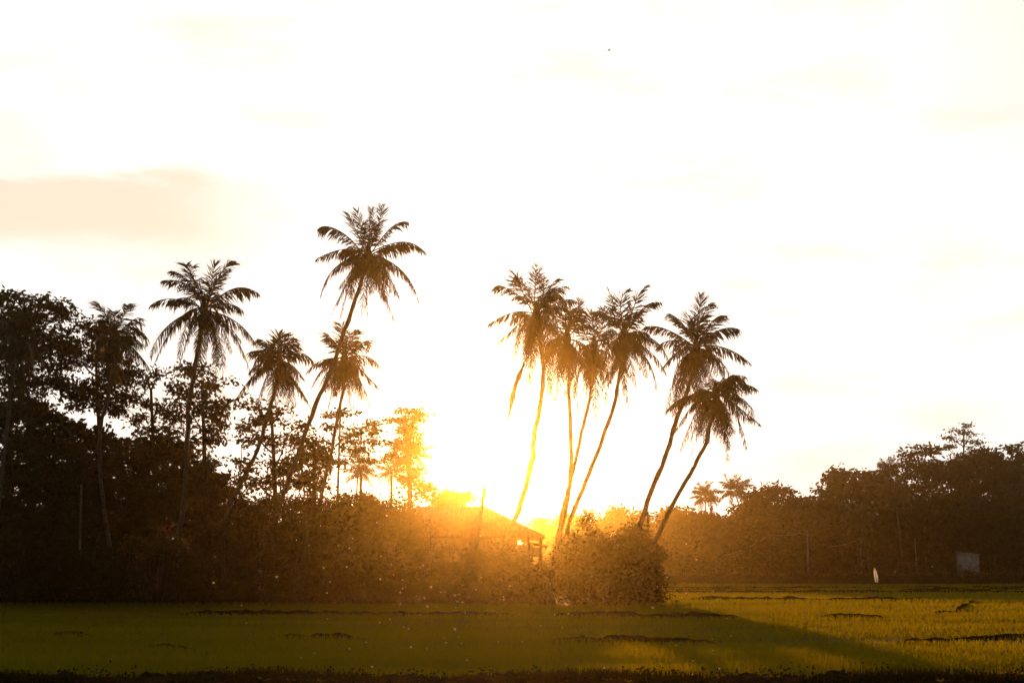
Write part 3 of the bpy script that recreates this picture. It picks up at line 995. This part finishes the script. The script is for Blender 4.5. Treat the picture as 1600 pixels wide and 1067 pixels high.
b.box((gx(839, HD), hy0 + 0.55, zy(862, HD)), (0.50, 0.04, 0.55))
b.build('side_panel', WHITE, house)

# broken trunk in front of the roof
root = thing('dead_palm_trunk', (gx(741, 84), 84, 0), 'broken headless palm trunk poking above the roof ridge', 'dead palm')
b = MB()
trunk_tube(b, [at(741, 935, 84), at(743, 870, 84), at(748, 800, 84), at(758, 762, 84)], 0.12, 0.10, 30)
b.build('trunk', BARK, root, smooth=True)
root = thing('dead_tree_trunk', (gx(124, 82), 82, 0), 'thin pale bare trunk left of the pale crooked palm', 'dead tree')
b = MB()
trunk_tube(b, [at(124, 935, 82), at(125, 860, 82), at(127, 757, 82)], 0.09, 0.06, 16, rings=False)
b.build('trunk', BARK, root, smooth=True)

# ------------------------------------------------------------------ the wood on the right
G2 = 'trees of the far wood on the right'
kw = dict(leaf=0.80, per=48, crad=1.5, mat=LEAF_FAR, r0=0.35, sp=0.75)
tree('domed tree just right of the two skyline palms', 228, (1215, 1215, 790), [(1212, 770, 26, 12), (1225, 785, 26, 18), (1195, 795, 26, 18), (1210, 820, 40, 24)], 301, G2, dens=1.8, **kw)
tree('broad loose tree behind the right one of the skyline palms', 232, (1172, 1172, 800), [(1178, 778, 16, 8), (1165, 795, 22, 14), (1185, 800, 20, 14), (1165, 825, 40, 22)], 302, G2, dens=1.6, **kw)
tree('round topped tree in the middle of the right hand skyline', 228, (1310, 1310, 770), [(1310, 745, 20, 11), (1298, 762, 24, 18), (1325, 765, 20, 16), (1305, 795, 38, 26)], 303, G2, dens=1.9, **kw)
tree('dark low tree between the domed tree and the round topped tree', 234, (1260, 1260, 810), [(1250, 792, 22, 12), (1275, 790, 18, 12), (1260, 815, 36, 22)], 304, G2, dens=1.8, **kw)
tree('dark tree below the palm tip in the right hand skyline', 230, (1360, 1360, 780), [(1352, 750, 18, 10), (1375, 748, 22, 12), (1350, 775, 28, 20), (1385, 775, 30, 22)], 305, G2, dens=1.9, **kw)
tree('spreading feathery tree left of the umbrella shaped treetop', 236, (1445, 1446, 730),
     [(1420, 712, 14, 5), (1445, 702, 20, 4), (1430, 728, 22, 10), (1455, 735, 26, 14), (1440, 755, 34, 20)], 306, G2, dens=1.6, **kw)
tree('tallest tree of the right hand wood with an umbrella shaped open top', 238, (1505, 1506, 680),
     [(1508, 664, 14, 3), (1494, 673, 14, 3), (1518, 676, 16, 3.5), (1488, 684, 14, 3), (1505, 690, 22, 4), (1530, 692, 12, 3), (1480, 700, 16, 5), (1512, 704, 24, 5), (1495, 716, 16, 5)],
     307, G2, dens=1.7, leaf=0.5, per=26, crad=1.0, mat=LEAF_FAR, r0=0.3, sp=0.75, flat=0.3)
tree('dense dark tree right under the umbrella shaped treetop', 232, (1500, 1500, 740), [(1490, 735, 26, 14), (1515, 722, 22, 12), (1540, 715, 24, 12), (1555, 728, 22, 14), (1520, 750, 46, 26)],
     308, G2, dens=2.0, **kw)
tree('tree with a ragged top at the right edge of the photo', 230, (1595, 1595, 720), [(1588, 702, 8, 3), (1590, 718, 20, 10), (1605, 725, 22, 16), (1580, 740, 24, 16), (1600, 760, 34, 24)],
     309, G2, dens=1.9, **kw)
tree('dark tree in the fold left of the right edge tree', 234, (1562, 1562, 745), [(1560, 745, 20, 12), (1572, 760, 26, 20)], 310, G2, dens=1.9, **kw)
for q, (px, py, lab) in enumerate([
        (1080, 845, 'hazy low tree right of the large dark bush'), (1140, 850, 'low tree under the two skyline palms'), (1205, 855, 'low tree behind the left utility pole'),
        (1270, 850, 'low dark tree behind the right utility pole'), (1325, 840, 'dark tree behind the dim leaning palm'), (1385, 835, 'dark tree behind the trunk of the pale lit palm'),
        (1445, 820, 'dark tree above the thin lamp post'), (1500, 815, 'dark tree above the pale shed'), (1555, 820, 'dark tree right of the pale shed'),
        (1605, 820, 'dark tree at the right edge below the ragged treetop')]):
    top_ = py - 45
    tree(lab, 219 + (q % 3) * 3, (px, px, py - 20), [(px - 18, py - 18, 26, 22), (px + 18, py - 22, 26, 22), (px, py + 5, 42, 26), (px, py + 30, 44, 20)], 330 + q, G2,
         dens=3.0, leaf=0.9, per=50, crad=1.5, mat=LEAF_FAR, r0=0.3, sp=0.75)

# far-off wood that reads as one mass behind everything
rg = np.random.default_rng(77)
b = MB()
for (px, py, rx, ry, d) in [(845, 834, 22, 22, 285), (880, 828, 30, 22, 290), (925, 822, 26, 22, 300), (965, 819, 28, 22, 300), (995, 822, 20, 20, 290), (1030, 820, 26, 20, 285),
                            (1065, 818, 24, 20, 285), (1090, 820, 26, 20, 280), (1045, 803, 10, 6, 285), (965, 802, 12, 5, 300), (770, 838, 40, 24, 300), (700, 842, 50, 24, 300), (620, 842, 50, 24, 300), (540, 842, 50, 24, 300),
                            (460, 842, 50, 24, 300), (380, 842, 50, 24, 300), (880, 850, 60, 34, 282), (980, 850, 60, 34, 282), (1060, 850, 60, 36, 278),
                            (1140, 855, 60, 32, 262), (1230, 845, 60, 40, 262), (1320, 830, 60, 50, 262), (1410, 820, 60, 60, 262), (1500, 810, 60, 70, 262), (1590, 810, 60, 70, 262),
                            (1680, 800, 60, 80, 262), (1760, 800, 60, 80, 262), (300, 830, 60, 40, 300), (200, 830, 60, 40, 300), (100, 830, 60, 40, 300), (0, 830, 60, 40, 300)] + [(x_, 876, 44, 15, 300) for x_ in range(-40, 840, 60)] + [(x_, 872, 44, 18, 264) for x_ in range(860, 1780, 60)]:
    kk = d / F
    c = at(px, py, d)
    r = np.array([rx * kk, 4.0, ry * kk])
    n = int(1.6 * rx * kk * ry * kk + 6)
    cl = clumps(rg, c, r, n)
    m = 44
    cc = np.repeat(cl, m, 0)
    pts = cc + rg.normal(size=cc.shape) * np.array([0.95, 0.95, 0.65])
    pts[:, 2] = np.abs(pts[:, 2])
    b.leaves(pts, 1.0, rg, up=0.3)
for xa_, xb_, d_, nn_ in ((gx(-60, 302), gx(860, 302), 302, 9000), (gx(840, 268), gx(1760, 268), 268, 9000)):
    pts = np.stack([rg.uniform(xa_, xb_, nn_), d_ + rg.uniform(-3, 5, nn_), rg.uniform(0, 5.0, nn_)], 1)
    b.leaves(pts, 1.3, rg, up=0.1)
tag(b.build('far_wood', LEAF_FAR), 'hazy far-off wood behind the paddy reading as one mass', 'wood', kind='stuff')
# low undergrowth below the far trees
b = MB()
n = 26000
x = rg.uniform(gx(900, 212), gx(1740, 212), n)
y = rg.uniform(209, 226, n)
z = np.abs(rg.normal(size=n)) * (1.3 + 0.7 * np.sin(x * 0.5)) * np.clip((y - 206) / 8, 0.2, 1)
b.leaves(np.stack([x, y, z], 1), 0.5, rg, up=0.3)
n = 16000
x = rg.uniform(gx(1030, 206), gx(1740, 206), n)
y = rg.uniform(205.2, 207.2, n)
z = np.abs(rg.normal(size=n)) * (0.95 + 0.35 * np.sin(x * 0.9) + 0.2 * np.sin(x * 2.3))
b.leaves(np.stack([x, y, z], 1), 0.33, rg, up=0.3)
tag(b.build('undergrowth', LEAF_FAR), 'tangled undergrowth along the foot of the far wood', 'undergrowth', kind='stuff')

b = MB()
n = 42000
x = rg.uniform(gx(-80, 98), gx(650, 98), n)
y = rg.uniform(92, 106, n)
z = np.abs(rg.normal(size=n)) * (2.0 + 0.7 * np.sin(x * 0.6)) * np.clip((gx(655, 98) - x) / 6, 0.3, 1)
b.leaves(np.stack([x, y, z], 1), 0.42, rg, up=0.3)
tag(b.build('undergrowth', LEAF), 'dark tangled undergrowth inside the wood on the left', 'undergrowth', kind='stuff')

# ------------------------------------------------------------------ shed, wall, poles, flag
GREY = material('grey_sheet_metal', (0.78, 0.74, 0.68), 0.6, scale=1.2, var=0.15)
shed = thing('shed', (gx(1517, 208), 208, 0), 'small pale shed in front of the dark wood near the right edge', 'shed')
sw, sh = 27 * 208 / F, zy(865, 208)
sx = gx(1517, 208)
b = MB()
b.box((sx, 209.2, sh / 2), (sw, 2.4, sh))
b.build('wall', GREY, shed)
b = MB()
v = np.array([(sx - sw / 2 - 0.15, 207.8, sh + 0.05), (sx + sw / 2 + 0.15, 207.8, sh - 0.10), (sx + sw / 2 + 0.15, 210.7, sh + 0.05), (sx - sw / 2 - 0.15, 210.7, sh + 0.2)])
b.add(np.vstack([v, v + UP * 0.06]), [[3, 2, 1, 0], [4, 5, 6, 7], [0, 1, 5, 4], [1, 2, 6, 5], [2, 3, 7, 6], [3, 0, 4, 7]])
b.build('roof', GREY, shed)
b = MB()
b.box((sx - 0.6, 207.98, 1.0), (0.7, 0.05, 1.8))
b.build('door', WOOD, shed)
BRICK = material('brown_brick', (0.20, 0.085, 0.05), 0.9, scale=3.0, bump=0.3)
b = MB()
b.box((gx(1418, 207), 207, 1.5), (2.9, 0.2, 3.1))
b.box((gx(1418, 207), 207, 3.1), (3.0, 0.26, 0.1))
tag(b.build('brick_wall', BRICK, origin=(gx(1418, 207), 207, 0)), 'low brown brick wall left of the thin lamp post', 'wall')


def pole(name, label, px, d, ytop, arms, cat='utility pole', group=None, r=0.1, lamp=False, mat=None):
    x = gx(px, d)
    h = zy(ytop, d)
    root = thing(name, (x, d, 0), label, cat, group)
    b = MB()
    b.tube([(x, d, -0.1), (x, d, h * 0.5), (x, d, h)], [r * 1.2, r, r * 0.75], 8)
    b.build('shaft', mat or BARK, root, smooth=True)
    if arms:
        b = MB()
        b.box((x, d - 0.12, h - 0.35), (1.3, 0.09, 0.1))
        arm = b.build('crossarm', WOOD, root)
        for s_ in (-0.55, 0.55):
            b = MB()
            b.tube([(x + s_, d - 0.12, h - 0.3), (x + s_, d - 0.12, h - 0.2), (x + s_, d - 0.12, h - 0.12)], [0.05, 0.07, 0.035], 8)
            b.build('insulator', WHITE, arm)
    if lamp:
        b = MB()
        b.tube([(x, d - 0.3, zy(875, d)), (x, d - 0.22, zy(874, d)), (x, d - 0.1, zy(873, d))], [0.06, 0.2, 0.08], 8)
        b.build('lamp_head', WHITE, root)
    return np.array([x, d - 0.12, h - 0.12])


GP = 'utility poles below the far wood'
CONC = material('concrete', (0.30, 0.27, 0.23), 0.9, scale=2.0)
tA = pole('utility_pole', 'dark utility pole with lit insulators, left one below the far wood', 1203, 206, 834, True, group=GP, mat=BARK_D)
tB = pole('utility_pole', 'pale utility pole right of the one with lit insulators', 1263, 206, 829, False, group=GP, mat=CONC, r=0.16)
tC = pole('utility_pole', 'thin pole beside the dim leaning palm', 1346, 206, 840, False, group=GP, mat=CONC, r=0.08)
pole('lamp_post', 'thin post with a small white lamp left of the pale shed', 1432, 206, 840, False, 'lamp post', r=0.07, lamp=True, mat=CONC)
pole('utility_pole', 'dark pole standing between the trunks of the two right leaning palms', 1014, 100, 799, True, group=GP, r=0.09, mat=BARK_D)


def wire(label, a, c, sag):
    t = np.linspace(0, 1, 16)[:, None]
    p = a * (1 - t) + c * t - UP * sag * 4 * t * (1 - t)
    b = MB()
    b.tube(p, 0.035, 5)
    tag(b.build('power_line', CONC, origin=p[0]), label, 'cable', 'power lines below the far wood')


wire('power line strung between the dark pole and the pale pole', tA, tB, 0.25)
wire('power line sagging down to the left from the dark pole', at(1128, 868, 206), tA, 0.45)
wire('power line sagging from the thin pole beside the dim leaning palm', at(1298, 853, 206), tC, 0.25)

fd = 106.0
fl = thing('white_flag', (gx(1371, fd), fd, 0), 'white pointed bird scaring flag glowing on a stick in the paddy', 'flag')
b = MB()
b.tube([(gx(1371, fd), fd, -0.1), (gx(1370, fd), fd, 0.6), tuple(at(1367, 888, fd))], [0.018, 0.016, 0.012], 6)
b.build('pole', WOOD, fl)
b = MB()
cl_l = [(1366.4, 887), (1365.4, 893), (1365.6, 900), (1367.2, 908.5)]
cl_r = [(1367.2, 887), (1370.3, 893), (1372.6, 900), (1372.2, 909.5)]
rows = []
for (lx, ly), (rx_, ry_) in zip(cl_l, cl_r):
    for t in np.linspace(0, 1, 6):
        p = at(lx + (rx_ - lx) * t, ly + (ry_ - ly) * t + (0.8 if 0.35 < t < 0.65 and ly > 905 else 0), fd)
        p[1] += 0.08 * math.sin(t * 5 + ly * 0.2) + 0.05
        rows.append(p)
rows = np.array(rows)
i, j = np.meshgrid(np.arange(3), np.arange(5), indexing='ij')
k_ = (i * 6 + j).ravel()
q = np.stack([k_, k_ + 6, k_ + 7, k_ + 1], 1)
b.add(rows, q)
b.add(rows + np.array([0, 0.012, 0]), q[:, ::-1])
CLOTH = material('white_cloth', (0.80, 0.80, 0.78), 0.7, var=0.05, scale=4.0, translucent=0.8, tcol=(0.9, 0.9, 0.88))
b.build('cloth', CLOTH, fl)

# ------------------------------------------------------------------ bird and insects
FEATHER = material('dark_feather', (0.03, 0.028, 0.025), 0.7)
bd = 105.0
bp = at(952, 79, bd)
b = MB()
b.tube([bp + np.array(q) for q in ((-0.11, 0, 0.0), (-0.06, 0, 0.01), (0, 0, 0.015), (0.06, 0, 0.01), (0.12, 0, 0.0))], [0.008, 0.03, 0.038, 0.026, 0.005], 7)
for s_ in (-1, 1):
    v = np.array([(0.05, 0, 0.02), (-0.04, 0, 0.02), (-0.05, s_ * 0.13, 0.05), (0.03, s_ * 0.13, 0.055), (-0.09, s_ * 0.27, 0.02)]) + bp
    b.add(np.vstack([v, v - UP * 0.006]), [[0, 1, 2, 3], [8, 7, 6, 5]])
    n0 = b.n - 10
    b.f3.append(np.array([[3, 2, 4], [9, 7, 8]]) + n0)
v = np.array([(-0.10, 0, 0), (-0.2, 0.05, 0.0), (-0.2, -0.05, 0.0)]) + bp
b.add(v, [[0, 1, 2]])
tag(b.build('bird', FEATHER, origin=bp), 'tiny dark bird flying high in the white sky', 'bird')

WING = material('insect_wing', (0.6, 0.5, 0.32), 0.4, var=0.1, translucent=0.7, tcol=(0.9, 0.75, 0.5))
b = MB()
b.tube([(-0.008, 0, 0), (0, 0, 0.001), (0.008, 0, 0)], [0.001, 0.0028, 0.001], 5)
for s_ in (-1, 1):
    for o_ in (0.003, -0.004):
        b.add([(o_, 0, 0.002), (o_ + 0.005, s_ * 0.006, 0.007), (o_, s_ * 0.010, 0.011), (o_ - 0.005, s_ * 0.006, 0.007)], [[0, 1, 2, 3]])
proto = b.build('insect', WING)
tag(proto, 'tiny sunlit insect hovering in the air over the paddy', 'insect', 'insects hovering over the paddy')
rg = np.random.default_rng(99)
spots = [(x, y) for x, y in zip(rg.normal(660, 75, 62), rg.normal(930, 55, 62))] + \
        [(x, y) for x, y in zip(rg.normal(1070, 45, 22), rg.uniform(850, 1055, 22))] + \
        [(x, y) for x, y in zip(rg.uniform(250, 1000, 26), rg.uniform(860, 1058, 26))]
for q, (px, py) in enumerate(spots):
    py = min(py, 1055)
    o = proto if q == 0 else proto.copy()
    if q:
        COL.objects.link(o)
    d = rg.uniform(9, 19)
    o.location = tuple(at(px, py, d))
    o.rotation_euler = (rg.uniform(-0.4, 0.4), rg.uniform(-0.4, 0.4), rg.uniform(0, 6.28))
    s_ = rg.uniform(0.5, 1.25)
    o.scale = (s_, s_, s_)

# ------------------------------------------------------------------ haze
hm = bpy.data.materials.new('haze')
hm.use_nodes = True
t = hm.node_tree
t.nodes.clear()
o = N(t, 'ShaderNodeOutputMaterial')
pv = N(t, 'ShaderNodeVolumePrincipled')
pv.inputs['Color'].default_value = (1.0, 0.80, 0.40, 1)
pv.inputs['Density'].default_value = 0.00020
pv.inputs['Anisotropy'].default_value = 0.952
t.links.new(pv.outputs[0], o.inputs['Volume'])
b = MB()
b.box(((GX0 + GX1) / 2, (GY0 + GY1) / 2, 20.75), (GX1 - GX0 + 8, GY1 - GY0 + 8, 43.5))
tag(b.build('haze', hm), 'warm golden evening haze hanging over the paddy and the wood', 'haze', kind='stuff')
